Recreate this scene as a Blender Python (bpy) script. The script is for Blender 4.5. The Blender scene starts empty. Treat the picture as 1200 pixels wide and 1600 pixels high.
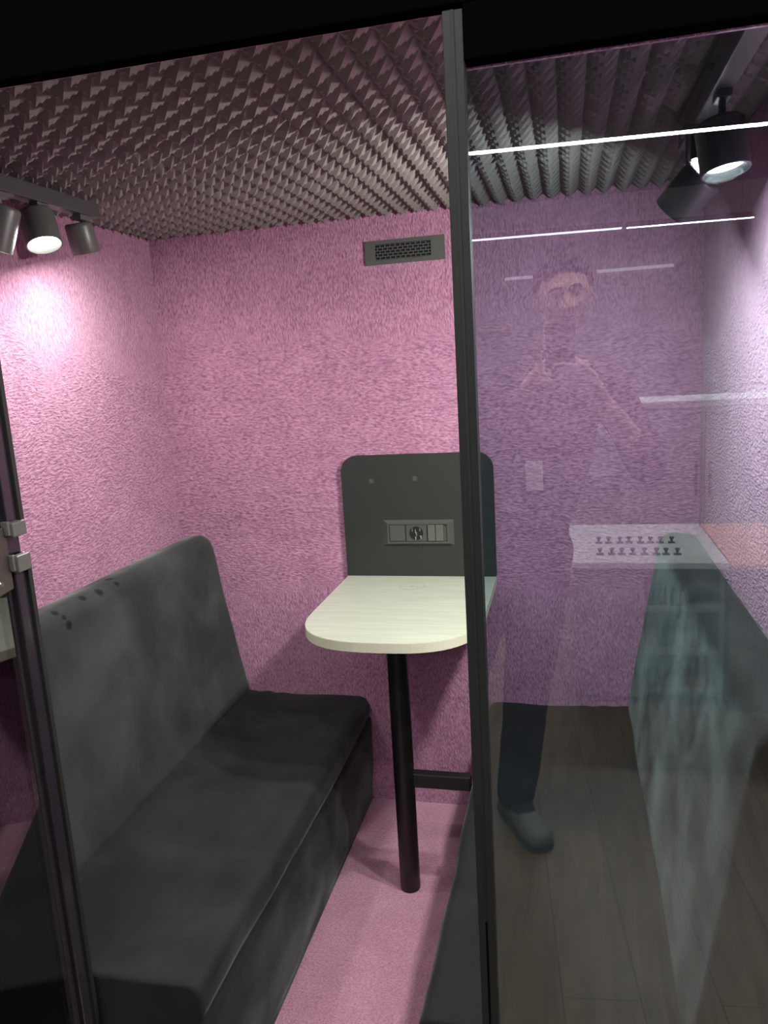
import bpy, bmesh, math, random
from mathutils import Vector, Matrix, noise
random.seed(7)
S = bpy.context.scene
C = S.collection
PI = math.pi

# ------------------------------------------------------------------ camera
YAW, PITCH, ROLL, FPX = 0.2411065, -0.1904435, -0.0598659, 1195.62
CAM = Vector((1.36333, -2.45832, 1.55628))
fwd = Vector((-math.sin(YAW)*math.cos(PITCH), math.cos(YAW)*math.cos(PITCH), math.sin(PITCH)))
rgt = Vector((math.cos(YAW), math.sin(YAW), 0)); upv = rgt.cross(fwd)
r2 = math.cos(ROLL)*rgt + math.sin(ROLL)*upv
u2 = -math.sin(ROLL)*rgt + math.cos(ROLL)*upv
cam = bpy.data.cameras.new('camera'); co = bpy.data.objects.new('camera', cam); C.objects.link(co)
M = Matrix((r2, u2, -fwd)).transposed().to_4x4(); M.translation = CAM
co.matrix_world = M
cam.sensor_fit = 'VERTICAL'; cam.sensor_height = 36; cam.lens = FPX/1600*36
cam.clip_start = 0.02; cam.clip_end = 60
S.camera = co

# ------------------------------------------------------------------ world, exposure
S.view_settings.view_transform = 'Standard'; S.view_settings.look = 'None'
S.view_settings.gamma = 1; S.view_settings.use_curve_mapping = False
S.view_settings.exposure = 0.0
w = bpy.data.worlds.new('world'); S.world = w; w.use_nodes = True
w.node_tree.nodes['Background'].inputs[0].default_value = (0.5, 0.55, 0.6, 1)
w.node_tree.nodes['Background'].inputs[1].default_value = 0.015
LED_MAIN = 210.0      # emission of the shop's line lamps
SPOT_W = 14.3        # each booth spotlight

# ------------------------------------------------------------------ dimensions (metres)
W, H, L = 1.7524, 2.0, 1.3693      # booth inside: width, foam tips, depth (front plane y=-L)
FZ = -0.02                         # shop floor
CX = W/2

# ------------------------------------------------------------------ material helpers
def mat(name):
    m = bpy.data.materials.new(name); m.use_nodes = True
    nt = m.node_tree; return m, nt, nt.nodes['Principled BSDF']
def N(nt, t, **kw):
    n = nt.nodes.new(t)
    for k, v in kw.items():
        if k.startswith('i_'):
            n.inputs[k[2:].replace('_', ' ')].default_value = v
        else: setattr(n, k, v)
    return n
def plain(name, col, rough=0.5, metal=0, spec=0.5, bump=0, bscale=200, var=0.0, vscale=6):
    m, nt, b = mat(name)
    b.inputs['Base Color'].default_value = (*col, 1); b.inputs['Roughness'].default_value = rough
    b.inputs['Metallic'].default_value = metal; b.inputs['Specular IOR Level'].default_value = spec
    tc = N(nt, 'ShaderNodeTexCoord')
    if var:
        n = N(nt, 'ShaderNodeTexNoise', i_Scale=vscale, i_Detail=4.0); nt.links.new(tc.outputs['Object'], n.inputs['Vector'])
        r = N(nt, 'ShaderNodeMix', data_type='RGBA')
        r.inputs[6].default_value = (*[c*(1-var) for c in col], 1); r.inputs[7].default_value = (*[min(1, c*(1+var)) for c in col], 1)
        nt.links.new(n.outputs['Fac'], r.inputs[0]); nt.links.new(r.outputs[2], b.inputs['Base Color'])
    if bump:
        n = N(nt, 'ShaderNodeTexNoise', i_Scale=bscale, i_Detail=3.0); nt.links.new(tc.outputs['Object'], n.inputs['Vector'])
        bp = N(nt, 'ShaderNodeBump', i_Strength=bump, i_Distance=0.002)
        nt.links.new(n.outputs['Fac'], bp.inputs['Height']); nt.links.new(bp.outputs[0], b.inputs['Normal'])
    return m
def emit(name, col, s):
    m, nt, b = mat(name); b.inputs['Base Color'].default_value = (*col, 1)
    b.inputs['Emission Color'].default_value = (*col, 1); b.inputs['Emission Strength'].default_value = s
    return m
def carpet(name, scl=(1, 1, .38), base=(.50, .25, .375), dark=(.25, .105, .185)):
    m, nt, b = mat(name); lk = nt.links.new
    tc = N(nt, 'ShaderNodeTexCoord')
    wob = N(nt, 'ShaderNodeTexNoise', i_Scale=5.0, i_Detail=2.0); lk(tc.outputs['Object'], wob.inputs['Vector'])
    vm = N(nt, 'ShaderNodeVectorMath', operation='MULTIPLY_ADD'); lk(wob.outputs['Color'], vm.inputs[0])
    vm.inputs[1].default_value = (.05, .05, .05); lk(tc.outputs['Object'], vm.inputs[2])
    mp = N(nt, 'ShaderNodeMapping'); mp.inputs['Scale'].default_value = scl; mp.inputs['Rotation'].default_value = (.25, .3, .2)
    lk(vm.outputs[0], mp.inputs['Vector'])
    na = N(nt, 'ShaderNodeTexNoise', i_Scale=200.0, i_Detail=2.5, i_Roughness=.55); lk(mp.outputs[0], na.inputs['Vector'])
    mq = N(nt, 'ShaderNodeMapping'); mq.inputs['Scale'].default_value = (.42, .42, 1); mq.inputs['Rotation'].default_value = (.1, -.15, 0)
    lk(vm.outputs[0], mq.inputs['Vector'])
    nb = N(nt, 'ShaderNodeTexNoise', i_Scale=165.0, i_Detail=2.5, i_Roughness=.55); lk(mq.outputs[0], nb.inputs['Vector'])
    sp = N(nt, 'ShaderNodeSeparateXYZ'); lk(tc.outputs['Object'], sp.inputs[0])
    zn = N(nt, 'ShaderNodeTexNoise', i_Scale=3.0, i_Detail=2.0); lk(tc.outputs['Object'], zn.inputs['Vector'])
    za = N(nt, 'ShaderNodeMath', operation='MULTIPLY_ADD'); lk(zn.outputs['Fac'], za.inputs[0]); za.inputs[1].default_value = .7; lk(sp.outputs['Z'], za.inputs[2])
    zb = N(nt, 'ShaderNodeMath', operation='SUBTRACT'); lk(za.outputs[0], zb.inputs[0]); zb.inputs[1].default_value = 1.60
    zc = N(nt, 'ShaderNodeMath', operation='ABSOLUTE'); lk(zb.outputs[0], zc.inputs[0])
    zr = N(nt, 'ShaderNodeMapRange'); zr.inputs['From Min'].default_value = .33; zr.inputs['From Max'].default_value = .45
    zr.inputs['To Min'].default_value = 1; zr.inputs['To Max'].default_value = 0; lk(zc.outputs[0], zr.inputs['Value'])
    n1 = N(nt, 'ShaderNodeMix', data_type='FLOAT'); lk(zr.outputs[0], n1.inputs[0]); lk(na.outputs['Fac'], n1.inputs[2]); lk(nb.outputs['Fac'], n1.inputs[3])
    n2 = N(nt, 'ShaderNodeTexNoise', i_Scale=9.0, i_Detail=3.0); lk(tc.outputs['Object'], n2.inputs['Vector'])
    cr = N(nt, 'ShaderNodeValToRGB'); cr.color_ramp.elements[0].position = .30; cr.color_ramp.elements[1].position = .66
    cr.color_ramp.elements[0].color = (*dark, 1); cr.color_ramp.elements[1].color = (*base, 1)
    lk(n1.outputs[0], cr.inputs['Fac'])
    mx = N(nt, 'ShaderNodeMix', data_type='RGBA', blend_type='MULTIPLY'); mx.inputs[0].default_value = 1
    c2 = N(nt, 'ShaderNodeValToRGB'); c2.color_ramp.elements[0].position = .3; c2.color_ramp.elements[1].position = .7
    c2.color_ramp.elements[0].color = (.86, .84, .86, 1); c2.color_ramp.elements[1].color = (1, 1, 1, 1)
    lk(n2.outputs['Fac'], c2.inputs['Fac']); lk(cr.outputs[0], mx.inputs[6]); lk(c2.outputs[0], mx.inputs[7])
    lk(mx.outputs[2], b.inputs['Base Color'])
    bp = N(nt, 'ShaderNodeBump', i_Strength=.9, i_Distance=.006); lk(n1.outputs[0], bp.inputs['Height']); lk(bp.outputs[0], b.inputs['Normal'])
    b.inputs['Roughness'].default_value = .9; b.inputs['Specular IOR Level'].default_value = .15
    b.inputs['Sheen Weight'].default_value = .35; b.inputs['Sheen Roughness'].default_value = .5
    b.inputs['Sheen Tint'].default_value = (1, .8, .92, 1)
    return m
def velvet(name, spots=(), lum=1.0, shn=1.0):
    m, nt, b = mat(name); lk = nt.links.new
    tc = N(nt, 'ShaderNodeTexCoord')
    n1 = N(nt, 'ShaderNodeTexNoise', i_Scale=5.0, i_Detail=5.0, i_Roughness=.55, i_Distortion=.25); lk(tc.outputs['Object'], n1.inputs['Vector'])
    cr = N(nt, 'ShaderNodeValToRGB'); cr.color_ramp.elements[0].position = .36; cr.color_ramp.elements[1].position = .68
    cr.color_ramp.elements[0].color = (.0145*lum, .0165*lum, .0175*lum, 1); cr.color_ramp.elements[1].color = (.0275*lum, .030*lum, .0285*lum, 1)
    lk(n1.outputs['Fac'], cr.inputs['Fac'])
    out = cr.outputs[0]; fac = []
    for p, r in spots:      # pressed finger marks in the pile
        d = N(nt, 'ShaderNodeVectorMath', operation='DISTANCE'); lk(tc.outputs['Object'], d.inputs[0]); d.inputs[1].default_value = p
        mr = N(nt, 'ShaderNodeMapRange'); mr.inputs['From Min'].default_value = r*.6; mr.inputs['From Max'].default_value = r*1.15
        mr.inputs['To Min'].default_value = .28; mr.inputs['To Max'].default_value = 1
        lk(d.outputs['Value'], mr.inputs['Value'])
        mx = N(nt, 'ShaderNodeVectorMath', operation='SCALE'); lk(out, mx.inputs[0]); lk(mr.outputs[0], mx.inputs['Scale']); out = mx.outputs[0]; fac.append(mr.outputs[0])
    lk(out, b.inputs['Base Color'])
    n3 = N(nt, 'ShaderNodeTexNoise', i_Scale=700.0); lk(tc.outputs['Object'], n3.inputs['Vector'])
    bp = N(nt, 'ShaderNodeBump', i_Strength=.25, i_Distance=.001); lk(n3.outputs['Fac'], bp.inputs['Height']); lk(bp.outputs[0], b.inputs['Normal'])
    b.inputs['Roughness'].default_value = .8; b.inputs['Specular IOR Level'].default_value = .2
    mr = N(nt, 'ShaderNodeMapRange'); mr.inputs['From Min'].default_value = .35; mr.inputs['From Max'].default_value = .7
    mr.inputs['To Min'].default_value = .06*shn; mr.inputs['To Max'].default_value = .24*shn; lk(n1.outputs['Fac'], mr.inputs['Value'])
    so = mr.outputs[0]
    for q in fac:
        mm = N(nt, 'ShaderNodeMath', operation='MULTIPLY'); lk(so, mm.inputs[0]); lk(q, mm.inputs[1]); so = mm.outputs[0]
    lk(so, b.inputs['Sheen Weight']); b.inputs['Sheen Roughness'].default_value = .35
    b.inputs['Sheen Tint'].default_value = (.8, .92, .9, 1)
    return m
def glass(name, tint, ior):
    m, nt, b = mat(name); nt.nodes.remove(b); lk = nt.links.new
    out = nt.nodes['Material Output']
    g = N(nt, 'ShaderNodeNewGeometry')
    mr = N(nt, 'ShaderNodeMapRange'); mr.inputs['To Min'].default_value = ior; mr.inputs['To Max'].default_value = 1/ior
    lk(g.outputs['Backfacing'], mr.inputs['Value'])
    fr = N(nt, 'ShaderNodeFresnel'); lk(mr.outputs[0], fr.inputs['IOR'])
    t = N(nt, 'ShaderNodeBsdfTransparent'); t.inputs[0].default_value = (*tint, 1)
    gl = N(nt, 'ShaderNodeBsdfGlossy'); gl.inputs['Roughness'].default_value = 0; gl.inputs['Color'].default_value = (1, 1, 1, 1)
    mx = N(nt, 'ShaderNodeMixShader'); lk(fr.outputs[0], mx.inputs[0]); lk(t.outputs[0], mx.inputs[1]); lk(gl.outputs[0], mx.inputs[2])
    lk(mx.outputs[0], out.inputs['Surface'])
    return m
def wood(name, c1, c2, scl=(1, 9, 9), ns=6.0, rough=.45, planks=False):
    m, nt, b = mat(name); lk = nt.links.new
    tc = N(nt, 'ShaderNodeTexCoord'); mp = N(nt, 'ShaderNodeMapping'); mp.inputs['Scale'].default_value = scl
    lk(tc.outputs['Object'], mp.inputs['Vector'])
    n = N(nt, 'ShaderNodeTexNoise', i_Scale=ns, i_Detail=6.0, i_Roughness=.55, i_Distortion=.4); lk(mp.outputs[0], n.inputs['Vector'])
    cr = N(nt, 'ShaderNodeValToRGB'); cr.color_ramp.elements[0].position = .3; cr.color_ramp.elements[1].position = .68
    cr.color_ramp.elements[0].color = (*c1, 1); cr.color_ramp.elements[1].color = (*c2, 1); lk(n.outputs['Fac'], cr.inputs['Fac'])
    out = cr.outputs[0]
    if planks:
        br = N(nt, 'ShaderNodeTexBrick', i_Scale=1.0); br.inputs['Brick Width'].default_value = 1.2; br.inputs['Row Height'].default_value = .19
        br.inputs['Mortar Size'].default_value = .002; br.inputs['Color1'].default_value = (1, 1, 1, 1); br.inputs['Color2'].default_value = (.88, .86, .85, 1)
        br.inputs['Mortar'].default_value = (.5, .46, .44, 1)
        rt = N(nt, 'ShaderNodeMapping'); rt.inputs['Rotation'].default_value = (0, 0, PI/2+.1); lk(tc.outputs['Object'], rt.inputs['Vector']); lk(rt.outputs[0], br.inputs['Vector'])
        mx = N(nt, 'ShaderNodeMix', data_type='RGBA', blend_type='MULTIPLY'); mx.inputs[0].default_value = 1
        lk(out, mx.inputs[6]); lk(br.outputs['Color'], mx.inputs[7]); out = mx.outputs[2]
    lk(out, b.inputs['Base Color']); b.inputs['Roughness'].default_value = rough
    return m

M_carpet = carpet('purple_carpet_wall'); M_carpetf = carpet('purple_carpet_floor', (1, 1, 1), (.46, .225, .315), (.27, .12, .18))
M_foam = plain('acoustic_foam', (.20, .178, .172), .95, spec=.1, bump=.4, bscale=900)
M_black = plain('black_frame', (.018, .020, .019), .45, spec=.2, bump=.05, bscale=300)
M_groove = plain('black_rubber', (.006, .006, .006), .7)
M_gloss = plain('black_gloss_profile', (.02, .018, .024), .12, spec=.8)
M_darkpanel = plain('black_panel', (.0015, .0014, .002), .8, spec=0)
M_board = plain('charcoal_board', (.013, .016, .0135), .65, bump=.08, bscale=500, var=.12, vscale=14)
M_top = wood('whitewashed_oak', (.32, .345, .28), (.40, .43, .355), (1.2, 22, 22), 5.0, .38)
M_edge = plain('pale_edge', (.55, .54, .42), .5)
M_steel = plain('brushed_steel', (.22, .21, .19), .38, 1.0)
M_screw = plain('bright_steel', (.7, .7, .66), .2, 1.0)
M_plastic = plain('dark_plastic', (.055, .06, .055), .4)
M_plastic2 = plain('grey_plastic', (.052, .057, .050), .45)
M_vent = plain('vent_plastic', (.07, .075, .07), .45)
M_hole = plain('vent_shadow', (.004, .004, .004), .9)
M_leg = plain('black_leg', (.006, .006, .006), .4)
M_lampbody = plain('spot_housing', (.10, .10, .095), .38)
M_lampbody2 = plain('spot_housing_black', (.03, .034, .036), .35)
M_lens = emit('lamp_lens', (1, .98, .90), 22)
M_reflector = plain('lamp_reflector', (.8, .8, .76), .25, 1.0)
M_glass = glass('tinted_glass', (.68, .755, .80), 2.2)
M_doorglass = glass('door_glass', (.72, .70, .76), 1.9)
M_charcoal_line = plain('charger_line', (.28, .29, .24), .5)

# ------------------------------------------------------------------ object helpers
def tag(o, label=None, cat=None, group=None, kind=None):
    if label: o['label'] = label
    if cat: o['category'] = cat
    if group: o['group'] = group
    if kind: o['kind'] = kind
    return o
def empty(name, loc=(0, 0, 0), rz=0):
    o = bpy.data.objects.new(name, None); C.objects.link(o); o.location = loc; o.rotation_euler[2] = rz; o.empty_display_size = .05
    return o
def obj(name, bm, m, parent=None, smooth=False, local=False):
    """link bm as one mesh; bm is in world coordinates unless local"""
    bmesh.ops.recalc_face_normals(bm, faces=bm.faces)
    me = bpy.data.meshes.new(name); bm.to_mesh(me); bm.free()
    ms = m if isinstance(m, (list, tuple)) else [m]
    for x in ms: me.materials.append(x)
    if smooth:
        for p in me.polygons: p.use_smooth = True
    o = bpy.data.objects.new(name, me); C.objects.link(o)
    if parent:
        o.parent = parent
        if not local:
            pm = parent.matrix_basis
            q = parent
            while q.parent: q = q.parent; pm = q.matrix_basis @ pm
            me.transform(pm.inverted())
    return o
def structure(name, bm, m, parent=None, smooth=False):
    o = obj(name, bm, m, parent, smooth); o['kind'] = 'structure'; return o
def sharp(o, ang=35):
    me = o.data
    for p in me.polygons: p.use_smooth = True
    me.set_sharp_from_angle(angle=math.radians(ang))
    return o
def BM(): return bmesh.new()
def box(bm, x0, x1, y0, y1, z0, z1, bev=0, seg=2, mi=0):
    r = bmesh.ops.create_cube(bm, size=1)
    vs = r['verts']
    for v in vs: v.co = Vector((x0+(v.co.x+.5)*(x1-x0), y0+(v.co.y+.5)*(y1-y0), z0+(v.co.z+.5)*(z1-z0)))
    fs = set(f for v in vs for f in v.link_faces)
    for f in fs: f.material_index = mi
    if bev:
        es = list(set(e for v in vs for e in v.link_edges))
        bmesh.ops.bevel(bm, geom=es, offset=bev, segments=seg, profile=.5, affect='EDGES')
    return bm
def tube(bm, pts, rs, n=20, cap=True, flat=None, mi=0):
    """tube through pts with radii rs; flat=(axis vector, factor) squashes the section"""
    pts = [Vector(p) for p in pts]; rings = []
    up = Vector((0, 0, 1))
    t0 = (pts[1]-pts[0]).normalized()
    if abs(t0.dot(up)) > .95: up = Vector((0, 1, 0))
    a = t0.cross(up).normalized()
    for i, p in enumerate(pts):
        t = (pts[min(i+1, len(pts)-1)]-pts[max(i-1, 0)]).normalized()
        a = (a-t*a.dot(t)).normalized(); b = t.cross(a)
        ring = []
        for k in range(n):
            th = 2*PI*k/n; d = (a*math.cos(th)+b*math.sin(th))*rs[i]
            if flat: ax = Vector(flat[0]).normalized(); d -= ax*d.dot(ax)*(1-flat[1])
            ring.append(bm.verts.new(p+d))
        rings.append(ring)
    for i in range(len(rings)-1):
        for k in range(n):
            f = bm.faces.new((rings[i][k], rings[i][(k+1) % n], rings[i+1][(k+1) % n], rings[i+1][k])); f.material_index = mi
    if cap:
        bm.faces.new(rings[0][::-1]).material_index = mi; bm.faces.new(rings[-1]).material_index = mi
    return rings
def rcone(bm, pts, rs, n=18, flat=None):
    """chain with round ends (for bodies)"""
    pts = [Vector(p) for p in pts]
    d0 = (pts[0]-pts[1]).normalized(); d1 = (pts[-1]-pts[-2]).normalized()
    P, R = [], []
    for k in (0, 1, 2, 3): th = PI/2*k/4+.12; P.append(pts[0]+d0*rs[0]*math.cos(th)); R.append(rs[0]*math.sin(th))
    P += pts; R += list(rs)
    for k in (3, 2, 1, 0): th = PI/2*k/4+.12; P.append(pts[-1]+d1*rs[-1]*math.cos(th)); R.append(rs[-1]*math.sin(th))
    tube(bm, P, R, n, True, flat)
def smooth_chain(pts, rs, k=4):
    """catmull-rom densified chain"""
    pts = [Vector(p) for p in pts]; P, R = [], []
    for i in range(len(pts)-1):
        p0 = pts[max(i-1, 0)]; p1 = pts[i]; p2 = pts[i+1]; p3 = pts[min(i+2, len(pts)-1)]
        for j in range(k):
            t = j/k
            P.append(.5*((2*p1)+(p2-p0)*t+(2*p0-5*p1+4*p2-p3)*t*t+(3*p1-p0-3*p2+p3)*t**3)); R.append(rs[i]*(1-t)+rs[i+1]*t)
    P.append(pts[-1]); R.append(rs[-1]); return P, R
def lathe(bm, p0, axis, prof, n=32):
    """prof: (distance along axis, radius) pairs; closes both ends"""
    ax = Vector(axis).normalized(); a = ax.orthogonal().normalized(); c = ax.cross(a); rings = []
    for t, r in prof: rings.append([bm.verts.new(Vector(p0)+ax*t+(a*math.cos(2*PI*k/n)+c*math.sin(2*PI*k/n))*r) for k in range(n)])
    for i in range(len(rings)-1):
        for k in range(n): bm.faces.new((rings[i][k], rings[i][(k+1) % n], rings[i+1][(k+1) % n], rings[i+1][k]))
    bm.faces.new(rings[0][::-1]); bm.faces.new(rings[-1])
def disc(bm, c, axis, r, n=32, mi=0):
    axis = Vector(axis).normalized(); a = axis.orthogonal().normalized(); b = axis.cross(a)
    f = bm.faces.new([bm.verts.new(Vector(c)+a*r*math.cos(2*PI*k/n)+b*r*math.sin(2*PI*k/n)) for k in range(n)]); f.material_index = mi
def prism(bm, outline, z0, z1, axis='z', mi=0):
    """outline list of 2D points extruded z0..z1 along the axis"""
    def P(p, t): return {'z': (p[0], p[1], t), 'y': (p[0], t, p[1]), 'x': (t, p[0], p[1])}[axis]
    a = [bm.verts.new(P(p, z0)) for p in outline]; b = [bm.verts.new(P(p, z1)) for p in outline]; n = len(a)
    fa = bm.faces.new(a); fb = bm.faces.new(b[::-1]); fa.material_index = mi; fb.material_index = mi
    for i in range(n): bm.faces.new((a[i], b[i], b[(i+1) % n], a[(i+1) % n])).material_index = mi

# ------------------------------------------------------------------ booth shell
b = BM(); box(b, -.06, W+.06, 0, .06, FZ, 2.16); structure('wall_back', b, M_carpet)
b = BM(); box(b, -.06, 0, -L+.032, 0, FZ, 2.16); structure('wall_left', b, M_carpet)
b = BM(); box(b, W, W+.06, -L+.032, 0, FZ, 2.16); structure('wall_right', b, M_carpet)
b = BM(); box(b, -.06, W+.06, -L, .06, FZ-.03, 0); structure('floor', b, M_carpetf)
# foam ceiling: pyramids pointing down, in tiles butted together
PIT = .05; SUB = 6
nx = int(round(W/PIT)); ny = int(round((L-.03)/PIT))
b = BM(); px = W/nx; py = (L-.03)/ny; g = []
def foam_h(x, y):
    u = (x/px) % 1; v = (-y/py) % 1
    t = 1-max(abs(2*u-1), abs(2*v-1))
    cellr = random.Random(int(x/px)*57+int(-y/py)*131).random()
    h = .024*(max(0, t)**.95)*(.96+.05*cellr)
    wob = .008*noise.noise(Vector((x*9, y*9, 3)))
    for seam in (-.955+wob, -.455+wob):                     # gaps between tiles
        h -= .012*math.exp(-((y-seam)/.011)**2)*(.6+.6*noise.noise(Vector((x*22, 1, 5))))
    for seam in (.5, 1.0, 1.5):
        h -= .010*math.exp(-((x-seam-wob)/.010)**2)*(.5+.5*noise.noise(Vector((y*22, 4, 5))))
    h += .003*math.exp(-((y+.93)/.03)**2)
    return 2.025-h
for i in range(nx*SUB+1):
    row = []
    for j in range(ny*SUB+1):
        x = i*px/SUB; y = -j*py/SUB
        jx =   .0015*noise.noise(Vector((x*20, y*20, 0))); jy = .0015*noise.noise(Vector((x*20, y*20, 9)))
        xx = min(max(x+jx, 0), W); yy = min(y+jy, 0)
        row.append(b.verts.new((xx, yy, foam_h(x, y))))
    g.append(row)
for i in range(nx*SUB):
    for j in range(ny*SUB): b.faces.new((g[i][j], g[i+1][j], g[i+1][j+1], g[i][j+1]))
box(b, 0, W, -L+.03, 0, 2.055, 2.10)
structure('ceiling', b, M_foam, smooth=False)
b = BM(); box(b, -.06, W+.06, -L, .06, 2.16, 2.2); structure('trim_1', b, M_darkpanel)          # roof panel
# front frame
XJ, XM = .437, 1.212       # inner faces of door jamb / fixed mullion left
b = BM(); box(b, -.06, W+.06, -L, -L+.028, 2.006, 2.36, .002); structure('trim_2', b, M_darkpanel)    # lintel fascia
b = BM()
box(b, 0, W, -L+.028, -L+.038, 2.009, 2.05, .003)
structure('trim_3', b, M_carpet)                                                          # carpet lining of the lintel
b = BM(); box(b, -.06, XJ-.021, -L, -L+.03, FZ, 2.0, .002); structure('wall_front', b, M_darkpanel)
# jamb: glossy black profile, broken by the lock opening
b = BM()
box(b, XJ-.021, XJ, -L, -L+.034, FZ, 1.272, .002); box(b, XJ-.021, XJ, -L, -L+.034, 1.312, 2.0, .002)
box(b, XJ-.021, XJ-.010, -L, -L+.034, 1.272, 1.312)
structure('trim_4', b, M_gloss)
b = BM(); box(b, XJ-.002, XJ+.006, -L+.026, -L+.036, 0, 1.27, .001); box(b, XJ-.002, XJ+.006, -L+.026, -L+.036, 1.315, 2.0, .001)
structure('trim_5', b, M_groove)
# mullion: two strips with a groove
b = BM()
box(b, XM, XM+.0115, -L, -L+.03, FZ, 2.0, .0015); box(b, XM+.0145, XM+.0265, -L+.001, -L+.03, FZ, 2.0, .0015)
box(b, XM+.010, XM+.016, -L+.012, -L+.03, FZ, 2.0)
structure('trim_6', b, M_black)
b = BM(); box(b, XM+.0108, XM+.0152, -L+.0005, -L+.013, .66, 2.0); structure('trim_7', b, M_groove)
# fixed side window
wn = empty('window_1', (1.5, -L, 0)); wn['kind'] = 'structure'
b = BM(); box(b, XM+.0265, W+.06, -L, -L+.03, 1.938, 2.006, .002); structure('window_frame', b, M_darkpanel, wn)
b = BM(); box(b, XM+.0265, W, -L+.03, -L+.036, 1.936, 2.0, .002); structure('window_lining', b, M_carpet, wn)
b = BM(); box(b, XM+.025, W+.02, -L+.011, -L+.017, 0.0, 1.93); structure('window_pane', b, M_glass, wn)
b = BM(); box(b, W+.005, W+.06, -L, -L+.03, FZ, 1.93, .002); structure('trim_8', b, M_black)

# open door leaf: hinged at the jamb, swung out
ANG = math.radians(77.5)
dd = Vector((math.cos(ANG), -math.sin(ANG), 0)); dn = Vector((math.sin(ANG), math.cos(ANG), 0))   # along the leaf, its inner-face normal
HP = Vector((.423, -L-.004, 0))
door = empty('door_1', HP, math.atan2(dd.y, dd.x)); door['kind'] = 'structure'   # local x along leaf, local y = inner face side
def dbox(x0, x1, y0, y1, z0, z1, bev=0, bm=None):
    bm = bm or BM(); box(bm, x0, x1, y0, y1, z0, z1, bev); return bm
b = dbox(.012, .745, -.004, .004, .03, 1.965); o = obj('door_pane', b, M_doorglass, door, local=True); o['kind'] = 'structure'
b = dbox(.004, .013, -.006, .0055, .02, 1.975, .001); dbox(.014, .745, -.008, .008, 1.965, 1.985, 0, b); dbox(.014, .745, -.008, .008, .015, .03, 0, b); dbox(.745, .76, -.008, .008, .02, 1.975, .002, b)
o = obj('door_frame', b, M_gloss, door, local=True); o['kind'] = 'structure'
b = dbox(.004, .075, .0085, .0125, 1.215, 1.325, .002); plate = obj('lock_plate', b, M_steel, door, local=True); plate['label'] = 'grey steel plate with two screws'
for z in (1.235, 1.30):
    b = BM(); tube(b, [(.045, .0125, z), (.045, .0150, z)], [.0055, .0045], 16); obj('screw', b, M_screw, plate, local=True)
for z0, z1 in ((1.305, 1.33), (1.243, 1.272)):
    b = BM(); box(b, XJ-.012, XJ+.013, -L-.004, -L+.03, z0, z1, .002); box(b, XJ-.006, XJ+.008, -L-.010, -L-.003, z0+.004, z1+.003, .001)
    o = obj('hinge_bracket', b, M_lampbody, door)

# ------------------------------------------------------------------ benches
def rounded(poly, rads, seg=7):
    out = []; n = len(poly)
    for i in range(n):
        p = Vector(poly[i]); a = Vector(poly[i-1]); c = Vector(poly[(i+1) % n]); r = rads[i]
        if r <= 0: out.append(p); continue
        da = (a-p).normalized(); dc = (c-p).normalized(); half = da.angle(dc)/2
        t = min(r/math.tan(half), (a-p).length*.49, (c-p).length*.49)
        s0 = p+da*t; s1 = p+dc*t
        for k in range(seg+1):
            u = k/seg; out.append((1-u)**2*s0+2*u*(1-u)*p+u*u*s1)
    return out
def densify(pl, d=.03):
    out = []; n = len(pl)
    for i in range(n):
        a = pl[i]; c = pl[(i+1) % n]; k = max(1, int((c-a).length/d))
        for j in range(k): out.append(a.lerp(c, j/k))
    return out
def loft(bm, prof, y0, y1, disp=None, rnd=.02, ny=40, mirror=False):
    cen = Vector((sum(p.x for p in prof)/len(prof), sum(p.y for p in prof)/len(prof)))
    ys = []
    for k in range(6): th = PI/2*k/5; ys.append((y0-rnd*(1-math.sin(th)), rnd*(1-math.cos(th)) if False else rnd*(1-math.sin(PI/2*k/5)), ))
    st = []
    for k in range(6): th = PI/2*k/5; st.append((y0-rnd*(1-math.cos(th)), rnd*(1-math.sin(th))))
    for k in range(1, ny): st.append((y0-rnd+(y1+rnd-(y0-rnd))*k/ny, 0))
    for k in range(5, -1, -1): th = PI/2*k/5; st.append((y1+rnd*(1-math.cos(th)), rnd*(1-math.sin(th))))
    rings = []
    for y, ins in st:
        ring = []
        for i, p in enumerate(prof):
            d = (cen-p); q = p+d.normalized()*min(ins, d.length*.8)
            x, z = q.x, q.y
            v = Vector((x, y, z))
            if disp: v = disp(v)
            if mirror: v.x = W-v.x
            ring.append(bm.verts.new(v))
        rings.append(ring)
    n = len(prof)
    for i in range(len(rings)-1):
        for k in range(n): bm.faces.new((rings[i][k], rings[i][(k+1) % n], rings[i+1][(k+1) % n], rings[i+1][k]))
    bm.faces.new(rings[0]); bm.faces.new(rings[-1][::-1])
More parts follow.
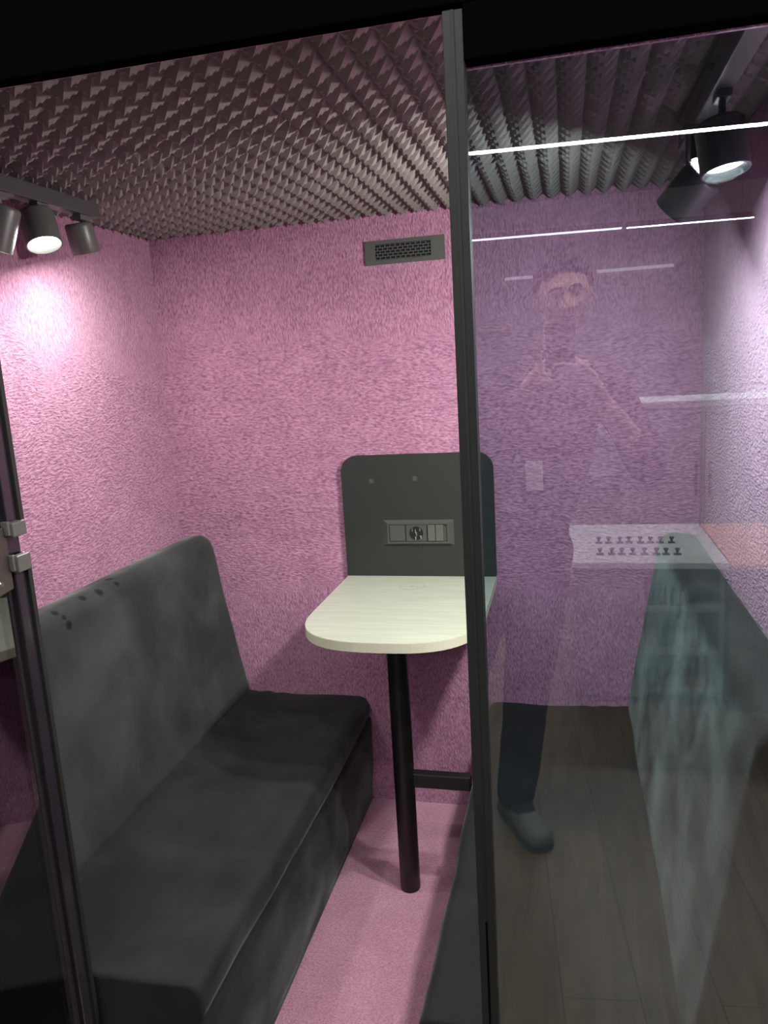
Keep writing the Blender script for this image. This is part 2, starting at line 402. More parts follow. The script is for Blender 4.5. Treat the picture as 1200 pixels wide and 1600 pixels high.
def bench(label, mirror, spots, lum=1.0):
    t = empty('bench', (CX+(.45 if mirror else -.45), -.68, 0)); tag(t, label, 'bench', None)
    ox = t.location
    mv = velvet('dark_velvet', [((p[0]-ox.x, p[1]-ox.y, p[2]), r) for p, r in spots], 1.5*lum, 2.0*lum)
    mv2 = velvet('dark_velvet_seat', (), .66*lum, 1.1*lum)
    seed = 11 if mirror else 3
    def dsp(v):
        v = v.copy()
        if v.z > .03:
            v.z += .004*noise.noise(Vector((v.x*7, v.y*5, seed)))
            if v.x > .60: v.x += .006*noise.noise(Vector((v.z*8, v.y*5, seed+4))) + .008*math.sin(PI*min(1, v.z/.4))
            # folds where seat meets back at the far end
            if v.x < .45 and v.z > .36:
                a = math.exp(-((v.x-.29)/.07)**2-((v.y+.15)/.13)**2); v.z += .009*a*math.sin((v.x*.75+v.y*1.1)*130)
            # soft sag
            v.z -= .006*math.exp(-((v.x-.42)/.12)**2) if v.z > .36 else 0
        return v
    prof = densify(rounded([(.16, .0), (.655, .0), (.663, .405), (.16, .409)], [.004, .01, .034, .01]), .012)
    b = BM(); loft(b, prof, -.001, -L+.05, dsp, .012, 60, mirror)
    # shallow seam round the front of the seat
    for v in b.verts:
        x = W-v.co.x if mirror else v.co.x
        if x > .63:
            zz = .325+.018*math.sin(v.co.y*4.2+.4)-.03*max(0, -v.co.y-.6)
            v.co.x += (1 if mirror else -1)*.012*math.exp(-((v.co.z-zz)/.009)**2)
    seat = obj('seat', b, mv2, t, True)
    def dsb(v):
        v = v.copy()
        if v.x > .03:
            v.x += .004*noise.noise(Vector((v.z*6, v.y*5, seed+8))); v.z += .003*noise.noise(Vector((v.y*5, seed, v.x*4)))
        return v
    prof = densify(rounded([(.002, .38), (.214, .38), (.208, .42), (.112, 1.003), (.004, .985)], [0, .0, .0, .055, .03], 10))
    b = BM(); loft(b, prof, -.001, -L+.05, dsb, .016, 60, mirror)
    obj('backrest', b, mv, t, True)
    return t
marks = [((.101, -.667, .986), .0145), ((.095, -.735, .991), .013), ((.098, -.854, .989), .011), ((.069, -.569, .994), .014), ((.102, -.583, .985), .010), ((.119, -.835, .950), .013), ((.113, -.841, .973), .008)]
bench('dark grey velvet bench along the left wall with finger marks on its backrest', False, marks)
bench('dark grey velvet bench behind the tinted glass along the right wall', True, [], .6)  # same velvet as the left bench, weaker light put into a darker colour

# ------------------------------------------------------------------ table
T = .85; TA = .254
t = empty('booth_table', (CX, -.3, 0)); tag(t, 'pale whitewashed wood table with rounded front on a single black leg', 'table')
def table_outline(inset=0):
    a = TA-inset; yf = -.642+inset; out = [(CX-a, -.001), (CX+a, -.001)]
    # rounded front: super-ellipse
    n = 40; ys = -.40
    for k in range(n+1):
        th = PI*k/n; c, s = math.cos(th), math.sin(th)
        out.append((CX+a*math.copysign(abs(c)**.72, c), ys+(yf-ys)*abs(s)**.80))
    return out
b = BM(); prism(b, table_outline(), T-.0275, T-.001); 
for f in b.faces:
    f.material_index = 1
prism(b, table_outline(.0012), T-.002, T, mi=0)
top = obj('tabletop', b, [M_top, M_edge], t)
b = BM()
def ring(bm, c, r0, r1, z, n=48):
    a = [bm.verts.new((c[0]+r0*math.cos(2*PI*k/n), c[1]+r0*math.sin(2*PI*k/n), z)) for k in range(n)]
    e = [bm.verts.new((c[0]+r1*math.cos(2*PI*k/n), c[1]+r1*math.sin(2*PI*k/n), z)) for k in range(n)]
    for k in range(n): bm.faces.new((a[k], a[(k+1) % n], e[(k+1) % n], e[k]))
ring(b, (.870, -.134), .0385, .0405, T+.0006)
prism(b, [(.873, -.120), (.866, -.136), (.870, -.136), (.867, -.150), (.875, -.132), (.871, -.132)], T+.0003, T+.0007)
o = obj('wireless_charger', b, M_charcoal_line, top); o['label'] = 'thin circle with a small lightning mark'
LX, LY = .884, -.455
b = BM(); tube(b, [(LX, LY, 0), (LX, LY, .004), (LX, LY, T-.03)], [.0285, .030, .030], 32); sharp(obj('leg', b, M_leg, t))
b = BM(); box(b, LX, 1.079, LY+.01-.016, LY+.01+.016, .335, .378, .003); obj('foot_rail', b, M_leg, t)

# power panel
t = empty('power_panel', (CX, 0, .85)); tag(t, 'charcoal upright board with rounded top corners above the table', 'panel')
pw = .254; r = .055; ol = [(CX-pw, T+.0005), (CX+pw, T+.0005)]
for k in range(11): th = PI/2*k/10; ol.append((CX+pw-r+r*math.cos(th), 1.263-r+r*math.sin(th)))
for k in range(11): th = PI/2*k/10; ol.append((CX-pw+r-r*math.sin(th), 1.263-r+r*math.cos(th)))
b = BM(); prism(b, ol, -.018, -.0005, 'y'); board = obj('board', b, M_board, t)
for x, z in ((.726, 1.177), (.874, 1.182)):
    b = BM(); tube(b, [(x, -.018, z), (x, -.0195, z), (x, -.0198, z)], [.0085, .0085, .007], 24); o = obj('screw_cap', b, M_plastic2, board)
sx0, sx1, sz0, sz1 = .758, .996, .957, 1.044
b = BM()
def bezel(bm, x0, x1, z0, z1, i, y0, y1):
    o_ = [(x0, z0), (x1, z0), (x1, z1), (x0, z1)]; n_ = [(x0+i, z0+i*.55), (x1-i, z0+i*.55), (x1-i, z1-i*.55), (x0+i, z1-i*.55)]
    A = [bm.verts.new((p[0], -.018, p[1])) for p in o_]; B = [bm.verts.new((p[0], y0, p[1])) for p in n_]
    D = [bm.verts.new((p[0]+(.006 if p[0] < (x0+x1)/2 else -.006), y0, p[1]+(.006 if p[1] < (z0+z1)/2 else -.006))) for p in n_]
    E_ = [bm.verts.new((v.co.x, y1, v.co.z)) for v in D]
    for k in range(4):
        j = (k+1) % 4
        bm.faces.new((A[k], A[j], B[j], B[k])); bm.faces.new((B[k], B[j], D[j], D[k])); bm.faces.new((D[k], D[j], E_[j], E_[k]))
    bm.faces.new(E_)
bezel(b, sx0, sx1, sz0, sz1, .015, -.028, -.022)
sock = obj('socket_frame', b, M_plastic2, t)
b = BM(); box(b, .780, .833, -.027, -.022, .973, 1.028, .002); obj('blank_cover', b, M_plastic, sock)
b = BM(); box(b, .836, .906, -.0265, -.022, .972, 1.029, .002); fr_ = obj('power_outlet', b, M_plastic2, sock)
b = BM(); tube(b, [(.871, -.0263, 1.0), (.871, -.0268, 1.0)], [.0235, .0235], 32); obj('outlet_well', b, M_hole, sock)
b = BM()
for dx, dz in ((-.013, .013), (-.002, .009), (.013, .014), (.001, -.002), (-.002, -.016), (.016, -.013)):
    box(b, .871+dx-.0025, .871+dx+.0025, -.0295, -.0268, 1.0+dz-.006, 1.0+dz+.006, .001)
obj('contact', b, M_screw, sock)
for x0, x1 in ((.910, .9345), (.936, .962)):
    b = BM(); box(b, x0, x1, -.0285, -.022, .973, 1.028, .002); obj('switch', b, plain('switch_grey', (.085, .09, .074), .45), sock)

# vent
t = empty('vent_grille', (.876, -.005, 1.90)); tag(t, 'dark grey ventilation grille with brick-like slots under the foam ceiling', 'vent')
vx0, vx1, vz0, vz1 = .750, 1.003, 1.865, 1.937
b = BM()
hx0, hx1, hz0, hz1 = .782, .960, 1.879, 1.924
for x0, x1, z0, z1 in ((vx0, hx0, vz0, vz1), (hx1, vx1, vz0, vz1), (hx0, hx1, vz0, hz0), (hx0, hx1, hz1, vz1)): box(b, x0, x1, -.009, -.0005, z0, z1)
fr_ = obj('vent_frame', b, M_vent, t)
b = BM(); box(b, hx0, hx1, -.004, -.001, hz0, hz1); obj('vent_backing', b, M_hole, t)
b = BM(); rows = 5; cols = 11; dz = (hz1-hz0)/rows; dx = (hx1-hx0)/cols
for i in range(rows+1): box(b, hx0, hx1, -.009, -.005, hz0+i*dz-.0011, hz0+i*dz+.0011)
for i in range(rows):
    for j in range(cols+1):
        x = hx0+(j+(.5 if i % 2 else 0))*dx
        if x < hx1: box(b, max(hx0, x-.0013), x+.0013, -.0088, -.005, hz0+i*dz, hz0+(i+1)*dz)
obj('vent_slats', b, M_vent, t)

# ------------------------------------------------------------------ track lights
def track_light(label, tx, y0, y1, heads, mbody, watt, drop=.0):
    t = empty('track_light', (tx, (y0+y1)/2, 2.0)); tag(t, label, 'track light')
    b = BM(); box(b, tx-.017, tx+.017, y0, y1, 1.968, 2.004, .002); obj('track', b, plain('track_grey', (.06, .06, .058), .4), t)
    for c, aim, Lh, R, on in heads:
        c = Vector(c); a = Vector(aim).normalized()
        p0 = c-a*Lh/2; p1 = c+a*Lh/2
        b = BM()
        lathe(b, p0, a, [(0, R*.84), (.002, R*.93), (.006, R*.99), (.010, R), (Lh-.001, R), (Lh, R*.98), (Lh, R*.92), (Lh-.002, R*.90), (Lh-.016, R*.82)])
        h = sharp(obj('lamp_head', b, mbody, t))
        b = BM(); lathe(b, p1-a*.0158, a, [(0, R*.815), (.003, R*.80), (.005, R*.6)])
        obj('lamp_lens', b, M_lens if on else M_reflector, h)
        b = BM(); st = Vector((c.x, c.y+.01, 1.97))
        tube(b, [st, (st.x, st.y, max(c.z+R*.9, 1.93)), c-a*Lh*.1+Vector((0, R*.8, R*.3))], [.006, .006, .006], 10)
        box(b, c.x-.012, c.x+.012, c.y-.012, c.y+.030, 1.955, 1.969, .002)
        obj('bracket', b, mbody, h)
        if on:
            ld = bpy.data.lights.new('spot_beam', 'AREA'); ld.shape = 'DISK'; ld.size = R*1.5; ld.energy = watt*on; ld.color = (.97, 1, .90)
            lo = bpy.data.objects.new('spot_beam', ld); C.objects.link(lo); lo.parent = t
            lo.matrix_basis = Matrix.Translation(p1+a*.004-t.location) @ a.to_track_quat('-Z', 'Y').to_matrix().to_4x4()
track_light('grey track light with spotlights near the left wall, one glowing', .180, -1.30, -.59,
    [((.180, -.955, 1.893), (-.30, -.1, -.85), .095, .036, .08), ((.180, -.818, 1.910), (.34, -.22, -1), .082, .041, .12), ((.180, -.655, 1.912), (.04, .22, -.95), .074, .034, .38)], M_lampbody, SPOT_W)
track_light('dark track light with spotlights behind the tinted glass near the right wall', 1.62, -1.30, -.59,
    [((1.598, -.780, 1.846), (-.60, .38, -.66), .086, .041, 1.15), ((1.634, -.735, 1.930), (-.15, -.30, -1), .060, .038, .12), ((1.622, -.985, 1.880), (.12, -.16, -1), .085, .040, 1.2)], M_lampbody2, SPOT_W)

# ------------------------------------------------------------------ the shop behind the camera (seen in the glass)
M_floor2 = wood('shop_laminate', (.12, .078, .045), (.205, .14, .085), (8, 1, 1), 3.0, .4, True)
M_shopwall = plain('shop_wall', (.50, .50, .50), .85, var=.1, vscale=1.5)
M_shopceil = plain('shop_ceiling', (.02, .021, .024), .9)
b = BM(); box(b, -4, 6, -10.4, -L-.0, FZ-.05, FZ-.0); structure('floor_shop', b, M_floor2)
b = BM(); box(b, -4, 6, -10.5, -10.4, FZ, 3.4); structure('wall_far', b, M_shopwall)
b = BM(); box(b, -4.1, -4, -10.5, -1, FZ, 3.4); structure('wall_west', b, M_shopwall)
b = BM(); box(b, 6, 6.1, -10.5, -1, FZ, 3.4); structure('wall_east', b, M_shopwall)
b = BM(); box(b, -4.1, 6.1, -10.5, -1, 3.4, 3.5); structure('ceiling_shop', b, M_shopceil)
M_led = emit('led_line', (.93, .98, 1), LED_MAIN); M_led2 = emit('led_line_far', (.97, .93, 1), 6); M_led3 = emit('led_line_thin', (1, .98, 1), 30)
M_alu = plain('lamp_profile', (.03, .03, .03), .5)
def line_lamp(label, x0, x1, y, z, wd, m, slope=0, group=None):
    t = empty('line_lamp', ((x0+x1)/2, y, z), slope); tag(t, label, 'ceiling lamp', group)
    h = (x1-x0)/2
    b = BM(); box(b, -h, h, -wd/2-.004, wd/2+.004, .006, .06, .002); obj('housing', b, M_alu, t, local=True)
    b = BM(); box(b, -h+.01, h-.01, -wd/2, wd/2, 0, .006); obj('diffuser', b, m, t, local=True)
    for x in (-h*.8, h*.8):
        b = BM(); tube(b, [(x, 0, .06), (x, 0, 3.4-z)], [.002, .002], 6); obj('suspension_wire', b, M_alu, t, local=True)
line_lamp('brightest long white line lamp reflected across the top of the glass', -.4, 3.6, -5.40, 2.8, .038, M_led, -.085)
line_lamp('broad faint white line lamp reflected below the brightest one', .2, 1.95, -8.95, 2.8, .09, M_led2, -.085)
line_lamp('thin white line lamp reflected beyond the end of the broad faint one', 1.98, 3.25, -9.10, 2.8, .035, M_led3, -.085)
line_lamp('added unseen line lamp above the person in front of the booth', -.8, 3.2, -2.42, 2.8, .05, emit('led_line_added', (1, .96, .90), 120))  # added lamp outside the reflected view, brightens the person
M_white = plain('white_laminate', (.62, .62, .60), .45); M_greyl = plain('grey_laminate', (.15, .16, .165), .5)
# display counter
t = empty('display_counter', (1.69, -4.0, FZ)); tag(t, 'white topped counter with open shelves, reflected low in the glass', 'counter')
b = BM(); box(b, 1.365, 2.02, -4.40, -3.62, .62, .65, .004); obj('worktop', b, M_white, t)
b = BM(); box(b, 1.375, 2.01, -4.39, -4.37, FZ, .62); obj('back_panel', b, M_greyl, t)
for x in (1.375, 1.66, 1.99):
    b = BM(); box(b, x, x+.02, -4.37, -3.64, FZ, .62); obj('side_panel', b, M_greyl, t)
b = BM(); box(b, 1.395, 1.66, -3.66, -3.64, FZ+.04, .615, .002); obj('cabinet_door', b, M_greyl, t)
for z in (.03, .22, .42):
    b = BM(); box(b, 1.68, 1.99, -4.37, -3.65, z, z+.018); obj('shelf', b, M_greyl, t)
# wooden cabinet beside it
M_orange = wood('orange_wood', (.55, .20, .09), (.72, .30, .15), (1, 8, 8), 5.0, .4); M_brown = wood('brown_wood', (.07, .03, .014), (.13, .06, .03), (8, 8, 1), 4.0, .45)
t = empty('wood_cabinet', (2.2, -4.0, FZ)); tag(t, 'brown wooden cabinet with an orange top at the right end of the white counter', 'cabinet')
b = BM(); box(b, 2.03, 2.36, -4.38, -3.62, FZ, .625); obj('cabinet_body', b, M_brown, t)
b = BM(); box(b, 2.025, 2.37, -4.40, -3.60, .625, .65, .004); obj('cabinet_top', b, M_orange, t)
# small goods
ORD9 = ['leftmost', 'second from the left', 'third from the left', 'fourth from the left', 'middle', 'fourth from the right', 'third from the right', 'second from the right', 'rightmost']
ORD8 = ORD9[:4]+ORD9[5:]
M_dark = plain('dark_goods', (.02, .02, .03), .4); M_gds = [plain('carton_teal', (.10, .17, .17), .6), plain('carton_brown', (.22, .12, .08), .6), plain('carton_grey', (.25, .25, .24), .6)]
def small_piece(x, y, label):
    b = BM(); box(b, -.016, .016, -.012, .012, 0, .006, .002); tube(b, [(0, 0, .004), (0, 0, .018), (0, 0, .026), (0, 0, .030)], [.005, .006, .012, .010], 14)
    o = obj('sample_knob', b, M_dark); o.location = (x, y, .65); return tag(o, label, 'knob', 'small dark knobs on the white counter')
for r_, (yy, nm) in enumerate(((-3.98, 'back'), (-3.76, 'front'))):
    for k in range(8):
        lab = ('%s small dark knob in the %s row on the white counter' % (ORD8[k], nm))
        o = small_piece(1.50+k*.047+.01*random.random(), yy, lab); o['group'] = 'small dark knobs in the %s row on the white counter' % nm
for k in range(9):
    b = BM(); hh = .07+.012*random.random()
    tube(b, [(0, 0, 0), (0, 0, hh*.62), (0, 0, hh*.75), (0, 0, hh)], [.0085, .0085, .004, .004], 14)
    o = obj('small_bottle', b, M_dark, smooth=False); o.location = (1.70+k*.0185, -3.69, .438); tag(o, '%s small dark bottle on the top shelf under the white counter' % ORD9[k], 'bottle', 'small dark bottles on the counter shelf')
for (x, z, wx, hh, m, lab) in ((1.72, .238, .05, .12, 1, 'small brown box at the left of the middle shelf'), (1.79, .238, .06, .09, 0, 'teal box in the middle of the middle shelf'), (1.87, .238, .09, .13, 2, 'grey box right of the teal box on the middle shelf'),
                        (1.725, .048, .05, .13, 0, 'small teal box at the left of the bottom shelf'), (1.80, .048, .07, .10, 2, 'low grey box on the bottom shelf'), (1.90, .048, .10, .12, 1, 'wide brown box at the right of the bottom shelf')):
    b = BM(); box(b, -wx/2, wx/2, -.07, .07, 0, hh, .003); prism(b, [(-wx*.35, hh*.45), (wx*.35, hh*.45), (wx*.35, hh*.75), (-wx*.35, hh*.75)], .0695, .0708, 'y', 0)
    o = obj('carton', b, M_gds[m]); o.location = (x, -3.78, z); tag(o, lab, 'box')
# tall pale unit behind
t = empty('tall_unit', (2.1, -5.2, FZ)); tag(t, 'tall pale grey cabinet reflected behind the white counter', 'cabinet')
b = BM(); box(b, 1.70, 2.55, -5.5, -4.98, FZ, 1.21, .004); obj('cabinet_body', b, plain('pale_grey', (.34, .34, .33), .5), t)
b = BM(); box(b, 1.69, 2.56, -5.51, -4.96, 1.21, 1.25, .004); obj('cabinet_top', b, M_white, t)
for x in (1.72, 2.135):
    b = BM(); box(b, x, x+.40, -4.98, -4.962, FZ+.06, 1.19, .003); dr = obj('cabinet_door', b, plain('pale_grey_door', (.30, .30, .30), .5), t)
    b = BM(); box(b, x+(.36 if x < 2 else .02), x+(.375 if x < 2 else .035), -4.962, -4.945, .7, .9, .003); obj('handle', b, M_dark, dr)
t = tag(obj('wall_shelf', box(BM(), -.9, .72, -10.4, -10.1, 1.88, 1.95, .004), plain('pale_wood', (.55, .45, .30), .5)), 'pale wooden shelf on the far wall beside the person', 'shelf')
for x0, x1, z in ((.62, 1.04, 2.50), (1.74, 2.63, 2.50)):
    tag(obj('light_strip', box(BM(), x0, x1, -10.4, -10.37, z, z+.035, .003), emit('dim_strip', (.9, .88, .95), .7)), '%s faint light strip high on the far wall' % ('short left' if x0 < 1 else 'long right'), 'lamp')

# ------------------------------------------------------------------ person with phone (the photographer, mirrored in the glass)
M_skin = plain('skin', (.52, .31, .23), .5, bump=.05, bscale=400, var=.06, vscale=20)
M_hair = plain('dark_hair', (.009, .007, .006), .85, spec=.15, bump=1, bscale=110)
M_shirt = plain('dark_shirt', (.022, .022, .030), .85, bump=.3, bscale=60)
M_trouser = plain('dark_trousers', (.014, .020, .026), .9, bump=.3, bscale=50)
M_shoe = plain('grey_shoe', (.17, .19, .17), .7, bump=.3, bscale=200, var=.2, vscale=30)
M_sole = plain('dark_sole', (.035, .035, .033), .7)
P = empty('person', (1.10, -2.70, FZ)); tag(P, 'man in dark shirt with pushed-up sleeves holding up a phone, mirrored in the glass', 'person')
HC = Vector((1.357, -2.765, 1.735))
HR = Matrix.Rotation(math.radians(-6), 4, 'Y') @ Matrix.Rotation(math.radians(-7), 4, 'X') @ Matrix.Rotation(math.radians(-6), 4, 'Z')
def gs(v, s): return math.exp(-(v/s)**2)
def head_pt(d):
    """point on the head for unit direction d; face looks along +y"""
    x, y, z = d
    X, Y, Z = x*.077, y*.097, z*.122
    if z < 0:
        k = -z
        X *= 1-.30*k**1.6; 
        if y < 0: Y *= 1-.35*k**1.5
        else: Y *= 1-.04*k
    f = max(0, y)
    if y > 0 and z < 0: Y += .020*min(1, -z*1.15)**2*(y**.45)
    if y > 0: Y -= .010*f*gs(X, .09)
    if y > .1:
        sx = abs(X)
        nz = gs(X, .0105)
        if -.055 < Z < .02: Y += nz*.026*max(0, min(1, (.018-Z)/.055))*(1 if Z > -.040 else max(0, 1-(-.040-Z)/.012))
        Y += .010*gs(sx-.016, .009)*gs(Z+.036, .009)*f           # nostril wings
        Y -= .021*gs(sx-.032, .018)*gs(Z-.003, .014)*f           # eye sockets
        Y += .008*gs(sx-.030, .022)*gs(Z-.022, .009)*f           # brow ridge
        Y += .005*gs(sx-.048, .018)*gs(Z+.022, .018)*f           # cheekbones
        Y += .007*gs(X, .022)*gs(Z+.060, .006)*f + .006*gs(X, .019)*gs(Z+.072, .006)*f   # lips
        Y -= .005*gs(X, .024)*gs(Z+.066, .0025)*f
        Y += .009*gs(X, .022)*gs(Z+.102, .014)*f                 # chin
    return Vector((X, Y, Z))
def uv_surface(bm, fn, nu=72, nv=56, keep=None):
    rows = []
    for j in range(nv+1):
        ph = PI*j/nv
        rows.append([bm.verts.new(fn(Vector((math.sin(ph)*math.cos(2*PI*i/nu), math.sin(ph)*math.sin(2*PI*i/nu), math.cos(ph))))) for i in range(nu)])
    for j in range(nv):
        for i in range(nu):
            if keep is None or keep(i, j): bm.faces.new((rows[j][i], rows[j+1][i], rows[j+1][(i+1) % nu], rows[j][(i+1) % nu]))
    bmesh.ops.remove_doubles(bm, verts=bm.verts, dist=1e-6)
def HW(p): return HC+(HR @ Vector(p))
b = BM()
uv_surface(b, lambda d: HW(head_pt(d)))
for s in (-1, 1):       # ears
    e0 = [(s*.074, -.012, .022), (s*.083, -.022, .030), (s*.086, -.024, .005), (s*.080, -.014, -.022), (s*.073, -.008, -.030)]
    rcone(b, [HW(p) for p in e0], [.006, .008, .008, .007, .005], 10)
neck = Vector((1.315, -2.785, 1.515))
rcone(b, [HW((0, -.015, -.05)), (neck+HC)/2+Vector((.0, .0, -.03)), neck], [.054, .052, .058])
sh = {1: Vector((1.478, -2.775, 1.450)), -1: Vector((1.120, -2.775, 1.440))}
rcone(b, [neck+Vector((0, 0, .01)), sh[1]], [.055, .055]); rcone(b, [neck+Vector((0, 0, .01)), sh[-1]], [.055, .055])
spine = [(1.300, -2.775, 1.42), (1.275, -2.765, 1.28), (1.235, -2.76, 1.13), (1.185, -2.765, .98)]
def torso(bm, grow=0):
    sp, sr = smooth_chain(spine, [.155+grow, .162+grow, .148+grow, .158+grow], 4)
    rcone(bm, sp, sr, 28, flat=((0, 1, 0), .66))
torso(b)
arms = {1: ([sh[1], (1.555, -2.735, 1.31), (1.60, -2.68, 1.20), (1.535, -2.605, 1.305), (1.468, -2.545, 1.405)], [.056, .050, .043, .040, .028]),
        -1: ([sh[-1], (1.085, -2.735, 1.30), (1.095, -2.66, 1.165), (1.165, -2.59, 1.285), (1.232, -2.535, 1.425)], [.056, .050, .043, .040, .028])}
for s in (1, -1):
    p, r_ = smooth_chain(*arms[s], 5); rcone(b, p, r_, 18)
legs = {1: ([(1.265, -2.76, .93), (1.250, -2.72, .70), (1.225, -2.69, .50), (1.200, -2.69, .28), (1.175, -2.685, .085)], [.098, .082, .060, .056, .042]),
        -1: ([(1.095, -2.77, .93), (1.060, -2.75, .70), (1.015, -2.72, .50), (.975, -2.74, .28), (.945, -2.75, .085)], [.098, .082, .060, .056, .042])}
for s in (1, -1):
    p, r_ = smooth_chain(*legs[s], 5); rcone(b, p, r_, 18)
    ank = Vector(legs[s][0][-1]); tdir = Vector((.50, .86, 0)).normalized() if s == 1 else Vector((-.2, .97, 0)).normalized()
    rcone(b, [ank, ank+tdir*.06+Vector((0, 0, -.052)), ank+tdir*.14+Vector((0, 0, -.068))], [.034, .024, .015], 14)
# phone frame: axes of the phone (held square to the lens direction)
pr_, pu_, pb_ = r2.copy(), u2.copy(), -fwd
PHC = CAM - fwd*.0 + pb_*.0105 + r2*(-.020) + u2*(-.004)     # phone centre, lens near its top
def ph(x, y, z): return PHC+pr_*x+pu_*y+pb_*z               # z>0 towards the person
# hands
def finger(bm, pts, r0=.0088, r1=.0070):
    n = len(pts); rcone(bm, pts, [r0+(r1-r0)*i/(n-1) for i in range(n)], 12)
# right hand: cups the lower right of the phone, fingers wrap across its back
wr = Vector(arms[1][0][-1]); pc = ph(.072, -.068, .026)
rcone(b, [wr, wr.lerp(pc, .5), pc], [.027, .030, .028], 16, flat=(tuple(pb_+pr_*.6), .62))
rcone(b, [ph(.062, -.035, .012), ph(.056, -.085, .016)], [.018, .018], 14)
for k, (yy, xx) in enumerate(((-.030, -.010), (-.049, -.004), (-.067, .000), (-.084, .008))):
    finger(b, [ph(.062, yy-.008, .014), ph(.057, yy, -.008), ph(.034, yy+.003, -.0145), ph(xx, yy+.002, -.0135)])
finger(b, [ph(.055, -.050, .022), ph(.048, -.028, .028), ph(.034, -.018, .026), ph(.020, -.020, .0185)], .0105, .0085)   # thumb on the screen side
# left hand: palm under the left lower corner, fingers along the left edge
wl = Vector(arms[-1][0][-1]); pl_ = ph(-.076, -.074, .026)
rcone(b, [wl, wl.lerp(pl_, .5), pl_], [.027, .029, .027], 16, flat=(tuple(pb_-pr_*.6), .62))
rcone(b, [ph(-.062, -.040, .012), ph(-.058, -.090, .014)], [.017, .018], 14)
finger(b, [ph(-.062, -.036, .012), ph(-.060, -.010, .004), ph(-.056, .020, .002), ph(-.050, .046, .002)])                # index up the edge
for yy, xx in ((-.052, -.012), (-.070, -.010), (-.088, -.016)):
    finger(b, [ph(-.064, yy-.006, .012), ph(-.058, yy, -.008), ph(-.036, yy-.002, -.0145), ph(xx-.012, yy-.003, -.0140)])
finger(b, [ph(-.056, -.055, .022), ph(-.048, -.030, .027), ph(-.036, -.012, .025), ph(-.024, -.004, .0185)], .0105, .0085)
body = obj('body', b, M_skin, P, True)
rm = body.modifiers.new('skin_surface', 'REMESH'); rm.mode = 'VOXEL'; rm.voxel_size = .0045; rm.use_smooth_shade = True
sm = body.modifiers.new('soft', 'SMOOTH'); sm.factor = .5; sm.iterations = 2
# eyes and brows
M_eye = plain('eye', (.22, .17, .15), .3); M_iris = plain('iris', (.03, .02, .015), .2)
for s in (-1, 1):
    b = BM(); c = HW((s*.032, .0655, .001)); bmesh.ops.create_uvsphere(b, u_segments=20, v_segments=14, radius=.0115, matrix=Matrix.Translation(c))
    e = obj('eyeball', b, M_eye, P, True)
    b = BM(); c2 = HW((s*.031, .0762, .000)); tube(b, [c2, c2+(HR @ Vector((0, .0014, 0)))], [.0052, .004], 16); obj('iris', b, M_iris, e)
    b = BM(); ps = [HW(tuple(head_pt(Vector((s*xx, .80, zz)).normalized())+Vector((0, .002, 0)))) for xx, zz in ((.16, .165), (.34, .185), (.52, .18), (.66, .14))]
    rcone(b, ps, [.003, .0042, .004, .0025], 10); obj('eyebrow', b, M_hair, P, True)
b = BM(); M_lip = plain('lips', (.36, .16, .13), .45)
for zc, dy in ((-.058, .003), (-.069, .002)):
    rcone(b, [HW(head_pt(Vector((x_, .80, zc/.122*1.0)).normalized())+Vector((0, dy-.002*abs(x_)*6, 0))) for x_ in (-.28, -.14, 0, .14, .28)], [.0015, .004, .0045, .004, .0015], 10)
o = obj('lips', b, M_lip, P, True)
# hair: cap following the skull
b = BM()
def hair_pt(d):
    p = head_pt(Vector((d.x, min(d.y, .999), d.z)))
    az = abs(math.atan2(d.x, d.y)); line = .50+.09*math.cos(az*3.2) if az < 1.0 else .50-(az-1.0)*.75
    line = max(line, -.55)
    k = max(0, min(1, (d.z-line)/.12))
    g_ = .001+(.017+.004*noise.noise(d*7))*(k**.5) - (.010 if k == 0 else 0)
    return HW(p+d*g_)
uv_surface(b, hair_pt, 72, 48)
obj('hair', b, M_hair, P, True)
# beard shadow is skin; clothes
b = BM(); torso(b, .012)
for s in (1, -1):
    rcone(b, [neck+Vector((-.0, 0, -.022)), sh[s]+Vector((0, 0, .002))], [.071, .073], 20)
    a, r_ = arms[s]; p, rr = smooth_chain(a, [.070, .062, .053, .048, .044], 5); k = 15 if s == 1 else 21; rcone(b, p[:k], rr[:k], 20)
shirt = obj('shirt', b, M_shirt, P, True)
rm = shirt.modifiers.new('cloth_surface', 'REMESH'); rm.mode = 'VOXEL'; rm.voxel_size = .007; rm.use_smooth_shade = True
sm = shirt.modifiers.new('soft', 'SMOOTH'); sm.factor = .5; sm.iterations = 6
tx = bpy.data.textures.new('cloth_folds', 'CLOUDS'); tx.noise_scale = .09
dm = shirt.modifiers.new('folds', 'DISPLACE'); dm.texture = tx; dm.strength = .009; dm.mid_level = .35
b = BM()
rcone(b, [(1.19, -2.765, 1.00), (1.18, -2.765, .92)], [.168, .160], 28, flat=((0, 1, 0), .70))
for s in (1, -1):
    a, r_ = legs[s]; p, rr = smooth_chain(a, [.112, .096, .077, .070, .064], 5); rcone(b, p, rr, 22)
trousers = obj('trousers', b, M_trouser, P, True)
rm = trousers.modifiers.new('cloth_surface', 'REMESH'); rm.mode = 'VOXEL'; rm.voxel_size = .008; rm.use_smooth_shade = True
sm = trousers.modifiers.new('soft', 'SMOOTH'); sm.factor = .5; sm.iterations = 5
dm = trousers.modifiers.new('folds', 'DISPLACE'); dm.texture = tx; dm.strength = .014; dm.mid_level = .4
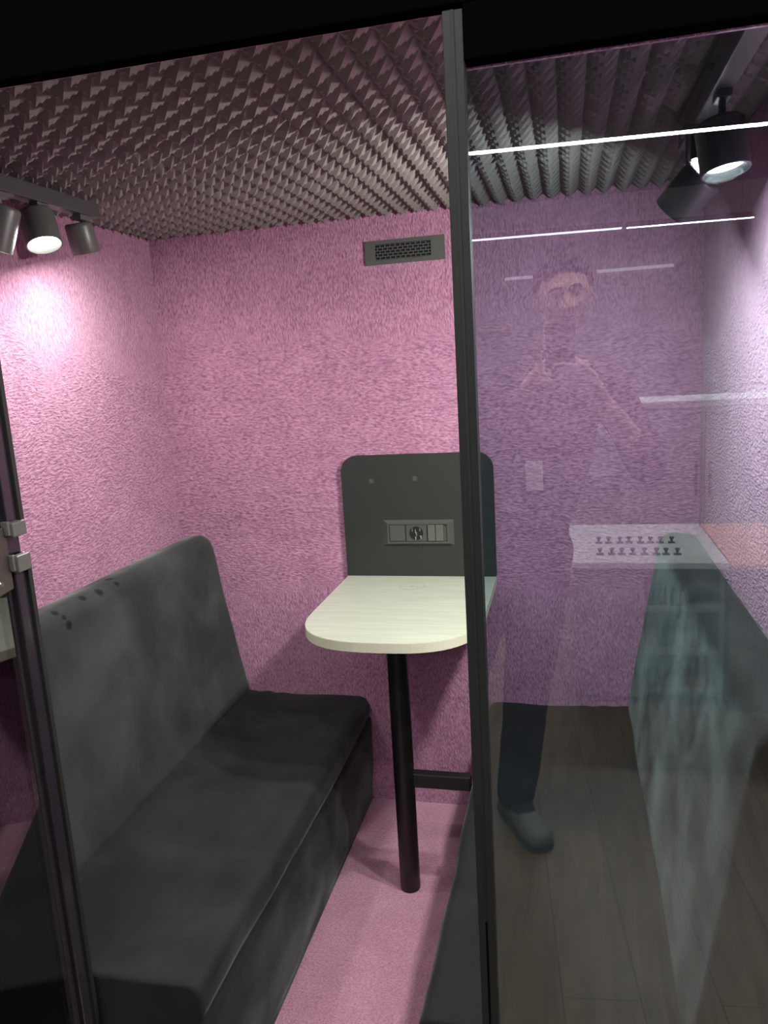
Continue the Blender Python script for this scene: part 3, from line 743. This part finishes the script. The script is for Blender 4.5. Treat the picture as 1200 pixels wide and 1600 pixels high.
# socks
for s in (1, -1):
    b = BM(); ank = Vector(legs[s][0][-1]); tdir = Vector((.50, .86, 0)).normalized() if s == 1 else Vector((-.2, .97, 0)).normalized()
    rcone(b, [ank+Vector((0, 0, .09)), ank+Vector((0, 0, -.02)), ank+tdir*.07+Vector((0, 0, -.042))], [.052, .046, .036], 20); obj('sock', b, M_trouser, P, True)
# shoes
def shoe(ank, tdir):
    t_ = Vector(tdir).normalized(); sd = Vector((t_.y, -t_.x, 0)); o_ = Vector((ank[0], ank[1], FZ))
    st = [(-.085, .022, .055), (-.075, .034, .078), (-.04, .040, .092), (0, .041, .098), (.04, .042, .088), (.08, .046, .068), (.12, .049, .055), (.16, .046, .046), (.185, .034, .036), (.198, .016, .026)]
    b = BM(); rings = []
    for u, hw, hh in st:
        ring_ = []
        for k in range(20):
            th = PI*k/19; ring_.append(b.verts.new(o_+t_*u+sd*hw*math.cos(th)*(1 if abs(math.cos(th)) < 2 else 1)+Vector((0, 0, .022+hh*max(0, math.sin(th))**.8))))
        rings.append(ring_)
    for i in range(len(rings)-1):
        for k in range(19): b.faces.new((rings[i][k], rings[i][k+1], rings[i+1][k+1], rings[i+1][k]))
        b.faces.new((rings[i][0], rings[i+1][0], rings[i+1][-1], rings[i][-1]))
    b.faces.new(rings[0]); b.faces.new(rings[-1][::-1])
    up = obj('shoe', b, M_shoe, P, True)
    b = BM(); ol = []
    for u, hw, hh in st: ol.append(o_+t_*u*1.02+sd*(hw+.004))
    for u, hw, hh in reversed(st): ol.append(o_+t_*u*1.02-sd*(hw+.004))
    prism(b, [(q.x, q.y) for q in ol], FZ+.001, FZ+.026); obj('sole', b, M_sole, up)
    b = BM()
    for k in range(5):
        u = .025+k*.018; hh = .095-.3*(u-.02)-.018
        c = o_+t_*u+Vector((0, 0, hh+.024)); tube(b, [c-sd*.022, c+Vector((0, 0, .004)), c+sd*.022], [.0025]*3, 8)
    obj('laces', b, plain('laces', (.35, .37, .34), .8), up)
shoe(legs[1][0][-1], (.50, .86, 0)); shoe(legs[-1][0][-1], (-.2, .97, 0))

# phone in the hands
t = empty('mobile_phone', PHC); tag(t, 'black phone held upright in front of the person\'s chin', 'phone')
Rm = Matrix((pr_, pu_, pb_)).transposed().to_4x4()
b = BM(); box(b, -.042, .042, -.083, .083, -.0042, .0042, .0035, 3)
b.transform(Matrix.Translation(PHC) @ Rm); obj('phone_body', b, plain('phone_black', (.012, .012, .014), .35), t)
b = BM(); box(b, -.039, .039, -.079, .079, .0043, .0048)
b.transform(Matrix.Translation(PHC) @ Rm); obj('screen', b, plain('phone_screen', (.01, .01, .012), .08), t)
b = BM(); box(b, .004, .038, -.020, .040, -.0058, -.0041, .001)
b.transform(Matrix.Translation(PHC) @ Rm); cm_ = obj('camera_bump', b, plain('camera_bump', (.02, .02, .02), .3), t)
# name card on the shirt
b = BM(); box(b, -.026, .026, -.001, .001, -.046, .046, .0008); o = obj('name_card', b, plain('white_card', (.75, .75, .74), .5)); o.location = (1.262, -2.640, 1.19)
tag(o, 'small white card hanging on the front of the dark shirt', 'card')
